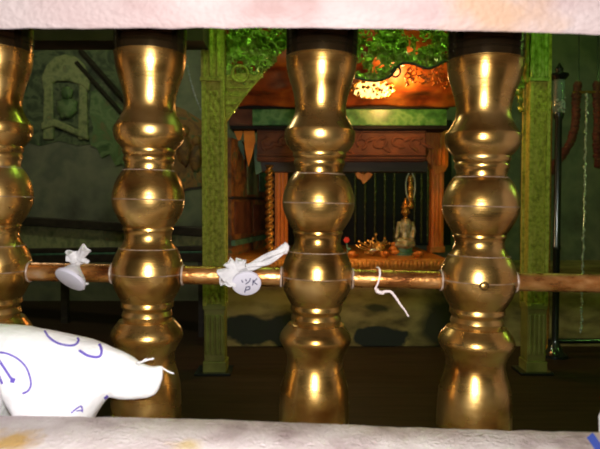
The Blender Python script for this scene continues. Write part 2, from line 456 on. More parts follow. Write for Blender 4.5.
# ------------------------------------------------------------------ brass balusters
PX3, D3 = 318.5, .755
MPP = D3 / FPX
FRONT = 0.8                                    # rings are seen on the near side of the turned wood, not at its axis
def zp(y, h): return P(PX3, y, D3 - FRONT * h * MPP).z
def prof(tab): return [(h * MPP, zp(y, h)) for y, h in reversed(tab)]
SEG = [
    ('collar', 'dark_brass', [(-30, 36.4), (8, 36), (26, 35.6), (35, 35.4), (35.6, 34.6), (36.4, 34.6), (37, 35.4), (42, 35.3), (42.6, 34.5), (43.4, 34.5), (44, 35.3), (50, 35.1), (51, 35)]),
    ('upper_vase', 'brass', [(51, 35.6), (52, 35.6), (52.6, 34.9), (60, 34.6), (68, 33.4), (77, 30.9), (86, 28.2), (95, 26.2), (103, 25.2), (108, 25.2), (112, 26), (116, 27.6), (120, 29.8), (124, 32.2), (127, 34.1)]),
    ('upper_bulb', 'brass', [(127, 34.6), (128, 34.9), (131, 35.2), (135, 35.0), (139, 34.2), (143, 32.4), (147, 29.5), (150, 27.2), (151, 26.2), (153, 26.6), (155, 26.3), (157, 25), (158, 24.4), (160, 25.3), (162, 25.6), (164, 25), (166, 23.9), (169, 23.5), (172, 23.5)]),
    ('middle_bulb', 'brass', [(172, 24.6), (173.5, 25.6), (176, 27.6), (181, 30.7), (188, 33.6), (196, 35.4), (202.4, 36), (203, 35.6), (203.6, 36), (210, 35.2), (218, 32.4), (225, 28.7), (230, 25.6), (231, 24.6)]),
    ('neck', 'brass', [(231, 24.2), (232.5, 25), (234.5, 25), (236, 23.9), (240, 23), (244, 23.3), (248, 24.6), (251, 26.3), (253, 27.6)]),
    ('lower_bulb', 'brass', [(253, 28.6), (255, 29.3), (259, 31.2), (265, 33.5), (272, 35.1), (279.4, 35.7), (280, 35.3), (280.6, 35.7), (288, 34.9), (296, 32.2), (303, 28.6), (308, 25.5)]),
    ('foot_neck', 'brass', [(308, 25.3), (310, 26), (313, 26), (315, 24.3), (317, 23.5), (319, 24.4), (322, 25.2), (325, 24.3), (327, 24), (329, 26.5)]),
    ('foot', 'brass', [(328.5, 28.2), (331, 29.6), (335, 32.3), (340, 35.0), (344, 36.0), (347.5, 35.6), (350.5, 34.0), (352.5, 32.6), (354.5, 31.6), (358, 29.4), (363, 28.0), (369, 27.9), (376, 29.2), (385, 31.7), (395, 33.8), (405, 34.7), (414, 35.1), (421, 35.3), (462, 35.8)]),
]
BASE3 = Vector((AX.x, .755, AX.z + ZBASE))


def make_baluster():
    root = thing('baluster', '', 'baluster', BASE3, 'turned brass balusters in the window')
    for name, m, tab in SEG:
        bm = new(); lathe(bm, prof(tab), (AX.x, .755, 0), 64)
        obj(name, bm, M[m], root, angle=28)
    for y, h in ((173.3, 25.6), (203, 35.75), (253.6, 28.8), (280, 35.45), (330, 28.2)):
        bm = new(); torus(bm, (AX.x, .755, zp(y, h)), h * MPP, 0.0004, 64, 6)
        obj('seam_ring', bm, M['solder'], root)
    return root


def copy_tree(o, parent=None):
    c = o.copy(); C.objects.link(c)
    if parent: c.parent = parent
    OFF[c.name] = OFF.get(o.name, Vector())
    for ch in list(o.children): copy_tree(ch, c)
    return c


BX = [(-5.3, 1.0, 'brass baluster cut by the left edge of the photo, behind the white bag'),
      (148.6, 0.99, 'brass baluster whose foot stands behind the knotted end of the white bag'),
      (318.5, 1.0, 'brass baluster beside the twisted tail of the cloth knot with pen marks'),
      (480.5, 1.045, 'brass baluster with a small round screw on its lower bulb')]
proto = make_baluster()
bal = [proto] + [copy_tree(proto) for _ in BX[1:]]
LX = []
for o, (px, sc, lab) in zip(bal, BX):
    lx = (P(px, 203, .755).x - AX.x)
    LX.append((lx, sc))
    o.location = grille(lx, ZBASE); o.rotation_euler = (0, TILT, 0); o.scale = (sc, sc, 1)
    o['label'] = lab
# screw on the last one's lower bulb
bm = new()
zs = zp(281.5, 35.5)
nv = Vector((-.144, -.9896, 0)); cs = Vector((AX.x, .755, zs)) + nv * (35.5 * MPP)
lathe(bm, [(.0040, -.001), (.0043, .0004), (.0036, .0011), (.0015, .0014)], cs, 24, axis=nv)
OFF[bal[3].name] = BASE3
scw = obj('screw', bm, M['brass'], bal[3]); scw['label'] = 'small round screw head'
bm = new(); torus(bm, cs + nv * .0004, .0049, .0006, 28, 6, axis=nv); OFF[scw.name] = BASE3; obj('screw_rim', bm, M['dark_brass'], scw)

# ------------------------------------------------------------------ rod pieces between the balusters
ZR = P(318.5, 277.6, .755).z - AX.z
RB = 36 * MPP
RR = .0119
rods = [((LX[0], LX[1]), 'copper rod between the two left balusters, carrying the smaller white cloth knot'),
        ((LX[1], LX[2]), 'copper rod carrying the white cloth knot with the long twisted tail'),
        ((LX[2], LX[3]), 'bright copper rod with a pinkish thread hanging from it'),
        ((LX[3], None), 'bare dull copper rod from the screwed baluster to the right edge')]
rod_axis = (grille(1, ZR) - grille(0, ZR)).normalized()
for (a, b), lab in rods:
    x0 = a[0] + 35.0 * MPP * a[1]
    x1 = b[0] - 35.0 * MPP * b[1] if b else (JR - AX.x) - .0005
    p0 = grille(x0, ZR); ln = x1 - x0
    root = thing('crossbar', lab, 'metal rod', p0, 'copper rods joining the balusters')
    bm = new(); lathe(bm, [(RR, ln * k / 24) for k in range(25)], p0, 32, axis=rod_axis)
    obj('rod', bm, M['copper'], root)
    for q in ([x0 + .001, x1 - .001] if b else [x0 + .001]):
        bm = new(); torus(bm, grille(q, ZR), RR + .0006, .0014, 32, 8, axis=rod_axis); obj('joint_ring', bm, M['solder'], root)

# ------------------------------------------------------------------ offerings tied to the rod
def U(px, py, d=.742): return P(px, py, d)


def pleat(bm, p0, p1, r0, r1, folds=5, amp=.35, flat=.6, twist=.6, seed=0.0, n=10, K=40):
    """A gathered end of cloth: narrow at the tie, flaring into folds."""
    p0, p1 = Vector(p0), Vector(p1); t = (p1 - p0).normalized()
    s = t.cross(Vector((0, 1, 0))).normalized(); u = s.cross(t)
    rings = []
    for i in range(n + 1):
        f = i / n; r = r0 + (r1 - r0) * (f ** .7); ring = []
        for k in range(K):
            a = 2 * PI * k / K
            w = 1 + amp * f ** .5 * (math.sin(folds * a + seed) + .5 * math.sin((folds + 2) * a + seed * 2.3 + f * 2))
            aa = a + twist * f
            q = p0.lerp(p1, f) + (s * math.cos(aa) + u * math.sin(aa) * flat) * r * w
            q += t * r * .22 * f * math.sin(2 * a + seed * 1.3)
            ring.append(bm.verts.new(q))
        rings.append(ring)
    c = p0.lerp(p1, .8)
    rings.append([bm.verts.new(v.co.lerp(c, .35)) for v in rings[-1]])
    for a, b in zip(rings, rings[1:]):
        for k in range(K): bm.faces.new((a[k], a[(k + 1) % K], b[(k + 1) % K], b[k]))
    bm.faces.new(rings[0][::-1]); bm.faces.new(rings[-1])


def coin_bundle(bm_c, c, nrm, rx, ln, neck):
    lathe(bm_c, [(rx * .86, -.002), (rx * .97, -.0012), (rx, .0006), (rx * .97, .003)], c, 40, axis=-nrm)


# knot 1: a coin in a twist of cloth
root = thing('cloth_knot', 'small white cloth knot tied round a coin, on the leftmost rod', 'tied cloth', U(73, 270), 'coins knotted in cloth on the rod')
n1 = Vector((-.33, -.61, -.67)).normalized()
c1 = U(70, 279.8, .722)
bm = new(); coin_bundle(bm, c1, n1, .0202, .02, None); obj('coin_face', bm, M['coin_cloth'], root)['label'] = 'flat round face of stretched cloth'
bm = new()
ax = (U(77, 261, .738) - c1)
prof1 = [(.0180, .0025), (.0165, .006), (.0135, .010), (.0095, .015), (.0055, .020), (.0050, .0235), (.009, .027)]
lathe(bm, prof1, c1, 28, axis=ax.normalized())
for v in bm.verts: v.co += Vector((noise.noise(v.co * 260), noise.noise(v.co * 240 + Vector((5, 0, 0))), noise.noise(v.co * 250 + Vector((0, 7, 0))))) * .0012
tube(bm, [U(79, 281, .728), U(84, 284, .727), U(88, 283.5, .726)], [.003, .0022, .0014], 6)
tube(bm, [U(83, 286, .728), U(84, 289.5, .728)], [.0012, .0008], 6)
obj('wrap', bm, M['tissue'], root, angle=30)
bm = new()
ball(bm, U(74, 258.5, .727), 5.6 * MPP, 3, (1.2, .8, .9), .2, 1.4, 1)
pleat(bm, U(74, 262, .727), U(71, 252, .722), 3.8 * MPP, 5.6 * MPP, 3, .12, .7, .5, 1)
pleat(bm, U(75, 260, .727), U(67, 257, .722), 3 * MPP, 3.8 * MPP, 2, .14, .7, .3, 4)
pleat(bm, U(78, 259, .726), U(86, 248.5, .719), 3.4 * MPP, 5.4 * MPP, 3, .13, .75, .7, 2.2)
pleat(bm, U(79, 258, .726), U(88, 262, .722), 3.6 * MPP, 2.4 * MPP, 2, .2, .5, .4, 5)
obj('crumpled_ends', bm, M['tissue'], root, angle=25)

# knot 2: larger, with a written face and a twisted tail
root = thing('cloth_knot', 'white cloth knot with pen marks on its round face and a long twisted tail', 'tied cloth', U(240, 275), 'coins knotted in cloth on the rod')
n2 = Vector((.10, -.84, -.50)).normalized()
c2 = U(246.5, 283.5, .720)
bm = new(); coin_bundle(bm, c2, n2, .0182, .02, None)
face = obj('coin_face', bm, M['coin_cloth'], root); face['label'] = 'flat round face with pen marks'
bpy.context.view_layer.update()
fb = new(); fb.from_mesh(face.data); fb.transform(Matrix.Translation(OFF[root.name])); fbvh = BVHTree.FromBMesh(fb)
bm = new()
for st in ([(241.5, 280), (243, 282.4)], [(245.5, 279), (246.6, 281.4)], [(250.5, 278), (249, 281.5), (245.5, 284)],
           [(253.2, 279.5), (252.6, 285.2)], [(257, 278.3), (253.2, 282.2)], [(253.5, 281.8), (257.3, 284.6)],
           [(246.3, 286.8), (244.6, 292.3)], [(246, 287), (249.6, 286.6), (249.3, 289.2), (245.6, 289.9)]):
    stroke(bm, fbvh, st, 1.15, .0003)
obj('pen_mark', bm, M['pen'], face)['label'] = 'handwritten strokes'
fb.free()
bm = new()
ball(bm, U(237, 271, .729), 8.6 * MPP, 3, (1, .75, 1.05), .2, 1.3, 3)
ball(bm, U(244, 272, .731), 7.6 * MPP, 3, (1.1, .7, .9), .2, 1.3, 8)
pleat(bm, U(238, 271, .726), U(220, 278, .718), 5.5 * MPP, 7.6 * MPP, 3, .14, .6, .6, 1)
pleat(bm, U(236, 274, .724), U(229, 284.5, .716), 4.5 * MPP, 5.6 * MPP, 3, .14, .6, .5, 4)
pleat(bm, U(238, 270, .727), U(227.5, 261.5, .722), 4 * MPP, 5.2 * MPP, 3, .15, .6, .4, 2)
pleat(bm, U(239, 270, .727), U(240, 259.5, .722), 4 * MPP, 4.4 * MPP, 2, .15, .6, .3, 6)
pleat(bm, U(238, 268, .724), U(247, 265, .722), 5 * MPP, 5.4 * MPP, 3, .12, .8, .3, 7)
obj('crumpled_cloth', bm, M['tissue'], root, angle=25)
bm = new()
p0, p1 = U(245, 268, .724), U(286, 247.5, .722)
for k in range(3):
    pts = []
    rs = []
    for i in range(25):
        t = i / 24
        p = p0.lerp(p1, t) + Vector((0, 0, -.003 * math.sin(PI * t)))
        a = k * PI * 2 / 3 + t * 3.4
        o = (.0016 + .0032 * math.sin(PI * t) ** .8 + .0022 * t)
        pts.append(p + Vector((.35, 0, 1)).normalized() * math.sin(a) * o + Vector((0, 1, 0)) * math.cos(a) * o)
        rs.append(.0027 + .0009 * math.sin(PI * t * .8))
    tube(bm, pts, rs, 7)
ball(bm, U(285, 248.5, .721), 4.6 * MPP, 3, (.8, .6, 1.2), .3, 2, 3.3)
obj('twisted_tail', bm, M['tissue'], root, angle=35)

# thread 3
root = thing('tied_thread', 'pinkish white twisted thread looped over the bright rod, its end hanging free', 'thread', U(378, 278), None)
bm = new()
tube(bm, smooth_pts([P(377, 267.4, .757), U(379, 268.2, .748), U(380, 272, .741), U(379.4, 278, .7405), U(377.6, 284, .741), U(375.6, 288, .744), U(376, 291, .742), U(379, 293, .74), U(384, 293.5, .74)]), .00125, 8)
obj('loop', bm, M['cord'], root)
bm = new()
core = smooth_pts([U(376.5, 289.5, .741), U(380, 292.5, .739), U(386, 291.5, .738), U(391, 292, .738), U(396, 298, .739), U(401, 305.5, .740), (U(405, 310.5, .741)), U(408.5, 316.5, .742)], 8)
for k in range(2):
    pts = []
    for i, p in enumerate(core):
        a = k * PI + i * .8; t = i / len(core)
        o = .0013 * (1 - .75 * t)
        pts.append(p + Vector((.6, 0, .6)) * math.sin(a) * o + Vector((0, 1, 0)) * math.cos(a) * o)
    tube(bm, pts, [.0016 * (1 - .55 * i / len(pts)) for i in range(len(pts))], 7)
obj('twisted_end', bm, M['cord'], root)

# ------------------------------------------------------------------ the white bag on the sill ledge
DB = .659
root = thing('cotton_bag', 'white cotton bag with violet printed swirls and a knotted end on the sill', 'bag', (P(40, 400, DB).x, DB, ledge_z(P(40, 400, DB).x)), None)
sec = [(-110, 345, 448, .6), (-90, 330, 452, .9), (-40, 324, 452, 1), (-10, 324.5, 446, 1), (-1, 325, 432, 1), (4, 325.4, 413, 1), (9, 325.8, 402, 1), (14, 326.2, 398, 1), (19, 326.7, 404, 1), (26, 327.6, 418, 1), (36, 329.3, 442, 1), (47, 331, 451, 1), (75, 337, 446, .95), (88, 340.5, 426, .9), (96, 342.5, 413, .85), (104, 345, 402, .8), (110, 347.5, 396.5, .75), (120, 351.5, 398, .75), (130, 356.5, 398.5, .75), (139, 362.5, 398, .75), (148, 366, 397, .7), (155, 366.5, 394, .65), (159, 366, 388, .55), (162.5, 366.5, 378, .45)]
cols = smooth_pts([(a, b, c) for a, b, c, _ in sec], 4)
wid = smooth_pts([(e, 0, 0) for *_, e in sec], 4)
bm = new(); rings = []
K = 40
for q, e in zip(cols, wid):
    top, bot = P(q.x, q.y, DB), P(q.x, q.z, DB)
    zc, hz = (top.z + bot.z) / 2, (top.z - bot.z) / 2
    hy = min(hz * 1.05 * e.x, .047)
    ring = []
    for k in range(K):
        a = 2 * PI * k / K
        ca, sa = math.cos(a), math.sin(a)
        p = Vector((top.x, DB + hy * math.copysign(abs(ca) ** .85, ca), zc + hz * math.copysign(abs(sa) ** .9, sa)))
        p += Vector((0, 1, 0)) * .0016 * noise.noise(p * 45) * abs(ca)
        p.z = max(p.z, ledge_z(p.x) + .0005)
        ring.append(bm.verts.new(p))
    rings.append(ring)
for a, b in zip(rings, rings[1:]):
    for k in range(K): bm.faces.new((a[k], a[(k + 1) % K], b[(k + 1) % K], b[k]))
bm.faces.new(rings[0][::-1]); bm.faces.new(rings[-1])
bmesh.ops.recalc_face_normals(bm, faces=bm.faces)
bvh = BVHTree.FromBMesh(bm)
body = obj('bag_body', bm, M['cloth'], root, angle=60)
for pts, wd in (([(-6, 352), (0, 352.5), (8, 354), (18, 359), (26, 367), (30, 377), (31, 385), (28, 391), (22.5, 393.5)], 1.7),
                ([(-1, 360), (5, 369), (11, 378), (14.5, 381.5)], 2.2), ([(10.5, 379.5), (15, 381)], 4.2), ([(-1, 375), (2.5, 384)], 2.0),
                ([(44.5, 330.8), (49, 337.5), (57, 343), (67, 345.6), (75, 345), (78.6, 340.5), (77, 338)], 1.7),
                ([(79, 350.5), (87, 355.5), (95, 357.2), (100, 356), (101.5, 350), (99, 344)], 2.2),
                ([(71, 413), (75, 409.5), (81, 406), (82, 412)], 1.3), ([(76, 411), (82, 410)], 1.0),
                ([(104, 398.5), (108, 395.5)], 2.0)):
    bm = new(); stroke(bm, bvh, pts, wd * 1.25)
    obj('printed_swirl', bm, M['ink'], body)['label'] = 'violet blue printed swirl'
bm = new()
tube(bm, smooth_pts([P(136, 363, .640), P(143, 361.5, .634), P(149, 359.5, .632), P(154, 358.6, .632)]), .0009, 6)
tube(bm, smooth_pts([P(139, 364.5, .640), P(144, 360, .635), P(147, 358.8, .634)]), .0007, 6)
tube(bm, smooth_pts([P(160, 366.5, .650), P(165, 369.5, .646), P(170, 372.3, .644), P(174, 373.4, .644)]), .0008, 6)
obj('loose_thread', bm, M['cloth'], root)

# scrap of paper at the right end of the ledge
bm = new()
q = [P(598.3, 416, .63), P(606, 398, .63), P(625, 400, .64), P(630, 445, .64), P(599, 445, .63)]
q = [Vector((p.x, p.y, max(p.z, ledge_z(p.x) + .0005))) for p in q]
prism(bm, [(p.x, p.z) for p in q], .628, .630)
tag(obj('paper_scrap', bm, M['tissue'], smooth=False), 'white scrap of paper standing at the right end of the sill', 'paper')

# ------------------------------------------------------------------ green pavilion in front of the altar
DP = 2.6
pav = thing('shrine_pavilion', 'green gilded pavilion with two carved posts and a lace valance around the altar', 'pavilion', (P(375, 300, DP).x, DP, 0), None)


def vspan(px, y0, y1, d):  # z of two picture rows at a depth
    return P(px, y1, d).z, P(px, y0, d).z


for side, pxc, m in (('l', 215.6, 'green_gilt'), ('r', 533.6, 'green_gilt')):
    x = P(pxc, 300, DP).x; hw = .0495 if side == 'l' else .045
    zb = .23; zt = 1.75
    bm = new()
    box(bm, x - hw * .80, x + hw * .80, DP - hw * .8, DP + hw * .8, .30, zt)
    for sx in (-1, 1):
        for sy in (-1, 1):
            box(bm, x + sx * hw * .82 - .009, x + sx * hw * .82 + .009, DP + sy * hw * .82 - .009, DP + sy * hw * .82 + .009, .30, zt)
    post = obj('post', bm, M[m], pav, smooth=False, bevel=.002)
    bm = new()
    n = 90
    for s in range(2):
        for i in range(n):
            z = .31 + (1.24 - .31) * i / n
            ball(bm, (x + (-.011 if s else .011) + .005 * math.sin(i * 1.1 + s), DP - hw * .80, z), .0105, 1, (1, .6, .8))
    o = obj('carved_strip', bm, M['green_gilt'], post)
    # base: fluted block on steps
    bm = new()
    box(bm, x - hw * .9, x + hw * .9, DP - hw * .9, DP + hw * .9, .055, .31)
    for k in range(4):
        xx = x - hw * .66 + hw * 1.32 * k / 3
        lathe(bm, [(.0075, .085), (.0085, .10), (.0085, .25), (.0075, .262)], (xx, DP - hw * .9, 0), 10)
    box(bm, x - hw * 1.0, x + hw * 1.0, DP - hw * 1.0, DP + hw * 1.0, .285, .31)
    box(bm, x - hw * 1.02, x + hw * 1.02, DP - hw * 1.02, DP + hw * 1.02, .0, .055)
    obj('post_base', bm, M['olive'], post, smooth=False, bevel=.003)
    bm = new()
    box(bm, x - hw * 1.7, x + hw * 1.5, DP - hw * 1.5, DP + hw * 1.2, .0, .012)
    obj('foot_plate', bm, M['steel'], post, smooth=False, bevel=.002)
    bm = new()
    za = P(pxc, 82, DP).z
    box(bm, x - hw * 1.02, x + hw * .72, DP - hw * 1.05, DP + hw * .9, za, zt)
    for k in range(3):
        xx = x - hw * .8 + k * hw * .62
        lathe(bm, [(.007, za + .012), (.009, za + .03), (.009, zt - .03), (.007, zt)], (xx, DP - hw * 1.05, 0), 10)
    box(bm, x - hw * 1.1, x + hw * .8, DP - hw * 1.12, DP + hw * .95, za - .006, za + .012)
    obj('capital', bm, M['green_lace'] if side == 'r' else M['green_gilt'], post, smooth=False, bevel=.002)

LOW = [(224, 122), (232, 112), (245, 94), (262, 76), (272, 64), (284, 50), (292, 47), (300, 55), (315, 66), (335, 73), (352, 77), (375, 81), (390, 76), (396, 68), (404, 63), (414, 64), (426, 68), (436, 66), (446, 61), (470, 64), (495, 66), (508, 72), (514, 88), (521, 112), (526, 116)]
cell = .0105
x0, x1 = P(226, 0, DP).x, P(525, 0, DP).x
nx = int((x1 - x0) / cell); ztop = 1.74
bm = new(); vm = {}
DV = DP + .012


def lv(i, j):
    if (i, j) not in vm:
        x, z = x0 + i * cell, ztop - j * cell
        q = Vector((x * 26, z * 26, 0))
        dy = .030 * noise.noise(q) + .022 * noise.noise(q * 2.1 + Vector((9, 0, 0)))
        jx, jz = .35 * cell * noise.noise(Vector((x * 90, z * 90, 3))), .35 * cell * noise.noise(Vector((x * 90, z * 90, 8)))
        vm[(i, j)] = bm.verts.new((x + jx, DV + dy, z + jz))
    return vm[(i, j)]


for i in range(nx):
    x = x0 + (i + .5) * cell
    zl = P(300, interp(LOW, px_of(x, DP)), DP).z
    pxx = px_of(x, DP)
    for j in range(80):
        z = ztop - (j + .5) * cell
        if z < zl: break
        q = Vector((x * 17, z * 17, 2.5))
        h = noise.noise(q) + .6 * noise.noise(q * 2.3)
        thr = .42 if pxx < 300 else .22
        if z > zl + .03 and h > thr: continue
        bm.faces.new((lv(i, j), lv(i + 1, j), lv(i + 1, j + 1), lv(i, j + 1)))
val = obj('valance', bm, M['green_lace'], pav, smooth=False)
md = val.modifiers.new('thickness', 'SOLIDIFY'); md.thickness = .012; md.offset = 0
# scrolls worked over the lace, and the rolled lower edge
rnd = random.Random(3)
bm = new()
for k in range(150):
    pxx = rnd.uniform(230, 520)
    lo = interp(LOW, pxx)
    py = rnd.uniform(18, max(19, lo - 4))
    c = P(pxx, py, DP - .012); r0 = rnd.uniform(.012, .026); ph = rnd.uniform(0, 6.28); dr = rnd.choice((-1, 1))
    pts = [c + Vector((math.cos(ph + dr * t * 4.6) * r0 * (1 - t * .75), -.006 * math.sin(t * 3), math.sin(ph + dr * t * 4.6) * r0 * (1 - t * .75))) for t in [i / 12 for i in range(13)]]
    tube(bm, pts, [.0042 * (1 - .4 * i / 12) for i in range(13)], 6)
obj('scrollwork', bm, M['green_lace'], val)['kind'] = 'stuff'
bm = new()
tube(bm, smooth_pts([P(a, b, DP - .012) for a, b in LOW[8:22]], 5), .006, 8)
tube(bm, smooth_pts([P(a, b, DP - .012) for a, b in ((391, 75), (396, 77), (400, 73), (399, 67), (394, 68), (391, 73))], 5), .0045, 8)
obj('rolled_edge', bm, M['darkwood'], val)
# plain spandrel under the lace at the left post
bm = new()
pts = [P(a, b, DP) for a, b in ((226, 122), (227, 76), (240, 74), (263, 74), (246, 94))]
prism(bm, [(p.x, p.z) for p in pts], DP - .016, DP + .02)
for k in range(5):
    a = P(228, 80 + k * 8, DP - .018); b = P(257 - k * 6.4, 80 + k * 8, DP - .018)
    tube(bm, [a, b], .003, 6)
tube(bm, [P(228, 119, DP - .018), P(246, 94, DP - .018), P(263, 74, DP - .018)], .0045, 6)
torus(bm, P(240, 74, DP - .02), .035, .006, 24, 6, axis=(0, 1, 0))
obj('spandrel', bm, M['green_gilt'], pav, smooth=False)
# roof slab that ties the posts together, above the picture
bm = new(); box(bm, x0 - .12, x1 + .12, DP - .10, DP + .10, 1.74, 1.80); obj('roof_edge', bm, M['green_gilt'], pav, smooth=False)

# ------------------------------------------------------------------ altar platform
PT = P(300, 287, PD).z
plat = thing('altar_platform', 'stained yellow plaster altar platform with a dark recess under its gold edge', 'platform', (P(400, 300, PD).x, PD, 0), None)
xa, xb = P(-40, 300, PD).x, XR - .01
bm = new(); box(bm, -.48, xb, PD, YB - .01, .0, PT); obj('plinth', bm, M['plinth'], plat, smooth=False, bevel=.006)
TZ0, TZ1 = P(300, 270.5, 3.0).z, P(300, 259, 3.0).z
xl, xr = P(222, 300, 3.0).x, P(449, 300, 3.0).x
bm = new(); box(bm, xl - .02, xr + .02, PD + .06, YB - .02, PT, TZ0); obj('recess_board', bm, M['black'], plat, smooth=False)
bm = new(); box(bm, xl, xr, 3.0, YB - .02, TZ0, TZ1); slab = obj('altar_top', bm, M['gold_wood'], plat, smooth=False, bevel=.01)
bm = new()
for k in range(58):
    xx = xl + (xr - xl) * (k + .5) / 58
    ball(bm, (xx, 3.0, (TZ0 + TZ1) / 2), .0135, 2, (1, .5, 1.4))
obj('edge_carving', bm, M['gold_wood'], slab)

# ------------------------------------------------------------------ inner shrine: columns, cornice, marble beam, orange canopy
shr = thing('inner_shrine', 'dark red carved shrine with orange columns and an orange canopy on the altar', 'shrine', (P(350, 260, 3.4).x, 3.4, TZ1), None)


def column(pxa, pxb, ytop, d, capital):
    x, hw = P((pxa + pxb) / 2, 0, d).x, (pxb - pxa) / 2 / FPX * d
    zt = P(300, ytop, d).z
    bm = new(); box(bm, x - hw, x + hw, d - hw, d + hw, TZ1, zt)
    for k in range(3):
        xx = x - hw * .6 + k * hw * .6
        lathe(bm, [(hw * .20, TZ1 + .03), (hw * .20, zt - .03)], (xx, d - hw, 0), 8)
    col = obj('column', bm, M['orange_wood'], shr, smooth=False, bevel=.003)
    bm = new()
    if capital:
        e = [P(a, b, d) for a, b in ((424, 131), (446, 131), (446, 166), (443, 172), (433, 176), (429, 166), (424, 160), (427, 152), (422, 143))]
        prism(bm, [(p.x, p.z) for p in e], d - hw * 1.5, d + hw * 1.2)
        for k in range(4):
            p = P(430 + k * 4.2, 150, d)
            lathe(bm, [(.008, P(0, 166, d).z), (.010, P(0, 134, d).z)], (p.x, d - hw * 1.5, 0), 8)
    else:
        box(bm, x - hw * 1.5, x + hw * 1.5, d - hw * 1.4, d + hw * 1.2, zt - .16, zt)
    obj('capital', bm, M['orange_wood'], col, smooth=False, bevel=.003)
    bm = new(); box(bm, x - hw * 1.25, x + hw * 1.25, d - hw * 1.25, d + hw * 1.2, TZ1, TZ1 + .035); obj('column_base', bm, M['gold_wood'], col, smooth=False, bevel=.003)


column(432.0, 444.0, 131, 3.42, True)
column(275.0, 287.5, 131, 3.42, False)
# twisted gilt column
xq = P(269, 0, 3.3).x; zt = P(0, 165, 3.3).z
bm = new(); rings = []
for i in range(121):
    z = TZ1 + (zt - TZ1) * i / 120
    a0 = i * .34
    rings.append([bm.verts.new((xq + (.020 + .006 * math.cos(2 * (a - a0))) * math.cos(a), 3.3 + (.020 + .006 * math.cos(2 * (a - a0))) * math.sin(a), z)) for a in (2 * PI * k / 20 for k in range(20))])
for a, b in zip(rings, rings[1:]):
    for k in range(20): bm.faces.new((a[k], a[(k + 1) % 20], b[(k + 1) % 20], b[k]))
bm.faces.new(rings[0][::-1]); bm.faces.new(rings[-1])
obj('twisted_column', bm, M['gold'], shr)['label'] = 'gilt twisted column'


def beam(name, pxa, pxb, ya, yb, d0, d1, m, bevel=.004):
    a, b = P(pxa, yb, d0), P(pxb, ya, d0)
    bm = new(); box(bm, a.x, b.x, d0, d1, a.z, b.z)
    return obj(name, bm, M[m], shr, smooth=False, bevel=bevel)


beam('marble_beam', 252, 447, 109, 125.5, 3.20, 3.34, 'green_marble')
beam('black_fillet', 238, 449, 104.8, 108.8, 3.19, 3.36, 'black', .001)
beam('black_fillet', 230, 449, 125.6, 129, 3.19, 3.36, 'black', .001)
beam('end_panel', 229, 253, 108.8, 126, 3.20, 3.3, 'redwood')
cor = beam('carved_cornice', 257, 426, 129, 161, 3.22, 3.36, 'redwood')
bm = new()
a = P(257, 160, 3.22); b = P(426, 130, 3.22); n = 9
for k in range(n):
    xx = a.x + (b.x - a.x) * (k + .5) / n; zc = (a.z + b.z) / 2 + .012
    cc = Vector((xx, 3.220, zc)); sg = 1 if k % 2 else -1
    tube(bm, [cc + Vector((math.cos(t * 5.2 + k) * .040 * (1 - t * .6), 0, sg * math.sin(t * 5.2 + k) * .034 * (1 - t * .6))) for t in [i / 16 for i in range(17)]], [.010 * (1 - .5 * i / 16) for i in range(17)], 6)
    for q in range(3):
        an = k * 1.3 + q * 1.9
        tube(bm, [cc + Vector((math.cos(an) * (.03 + .012 * t), 0, math.sin(an) * (.022 + .012 * t))) + Vector((.02 * t, 0, .01 * sg * t)) for t in (0, .5, 1, 1.5, 2)], [.004, .011, .012, .008, .003], 6, .7)
for zz in (a.z + .010, b.z - .010, a.z + .028):
    tube(bm, [(a.x, 3.216, zz), (b.x, 3.216, zz)], .0055, 6)
obj('cornice_relief', bm, M['redwood'], cor)
beam('lower_beam', 255, 428, 161, 172, 3.30, 3.42, 'darkwood')
a, b = P(262, 258, 3.98), P(452, 120, 3.98)
bm = new(); box(bm, a.x, b.x, 3.98, 4.02, TZ1, b.z); obj('back_board', bm, M['black'], shr, smooth=False)
# canopy of orange satin: slopes down from the valance to the marble beam
bm = new(); NU, NV = 90, 40; g = []
xA, xB = P(229, 0, 3.0).x, P(446, 0, 3.3).x + .22
for i in range(NU + 1):
    col = []
    for j in range(NV + 1):
        u, v = i / NU, j / NV
        d = 2.70 + .49 * v
        zt, zb = 1.62, P(0, 106, 3.19).z
        z = zt + (zb - zt) * v ** .8
        x = xA - .04 + (xB - xA + .04) * u
        q = Vector((x * 3, d * 5, 0))
        z += .022 * noise.noise(q * 2) + .012 * math.sin(v * 16 + 3 * noise.noise(q)) * math.sin(PI * v)
        z -= .02 * math.exp(-((x - .52) / .16) ** 2) * math.sin(PI * v)
        col.append(bm.verts.new((x, d, z)))
    g.append(col)
for i in range(NU):
    for j in range(NV): bm.faces.new((g[i][j], g[i + 1][j], g[i + 1][j + 1], g[i][j + 1]))
cl = obj('canopy_cloth', bm, M['orange_cloth'], shr, angle=0)
md = cl.modifiers.new('thickness', 'SOLIDIFY'); md.thickness = .006
# gilded scrolls along the canopy, right of the glint cluster
bm = new(); rnd = random.Random(11)
for k in range(46):
    c = P(rnd.uniform(405, 446), rnd.uniform(64, 84), 2.86); r0 = rnd.uniform(.010, .022); ph = rnd.uniform(0, 6.28)
    tube(bm, [c + Vector((math.cos(ph + t * 4.4) * r0 * (1 - t * .7), .01 * t, math.sin(ph + t * 4.4) * r0 * (1 - t * .7))) for t in [i / 9 for i in range(10)]], .0036, 6)
obj('gilt_scrolls', bm, M['orange_wood'], cl)
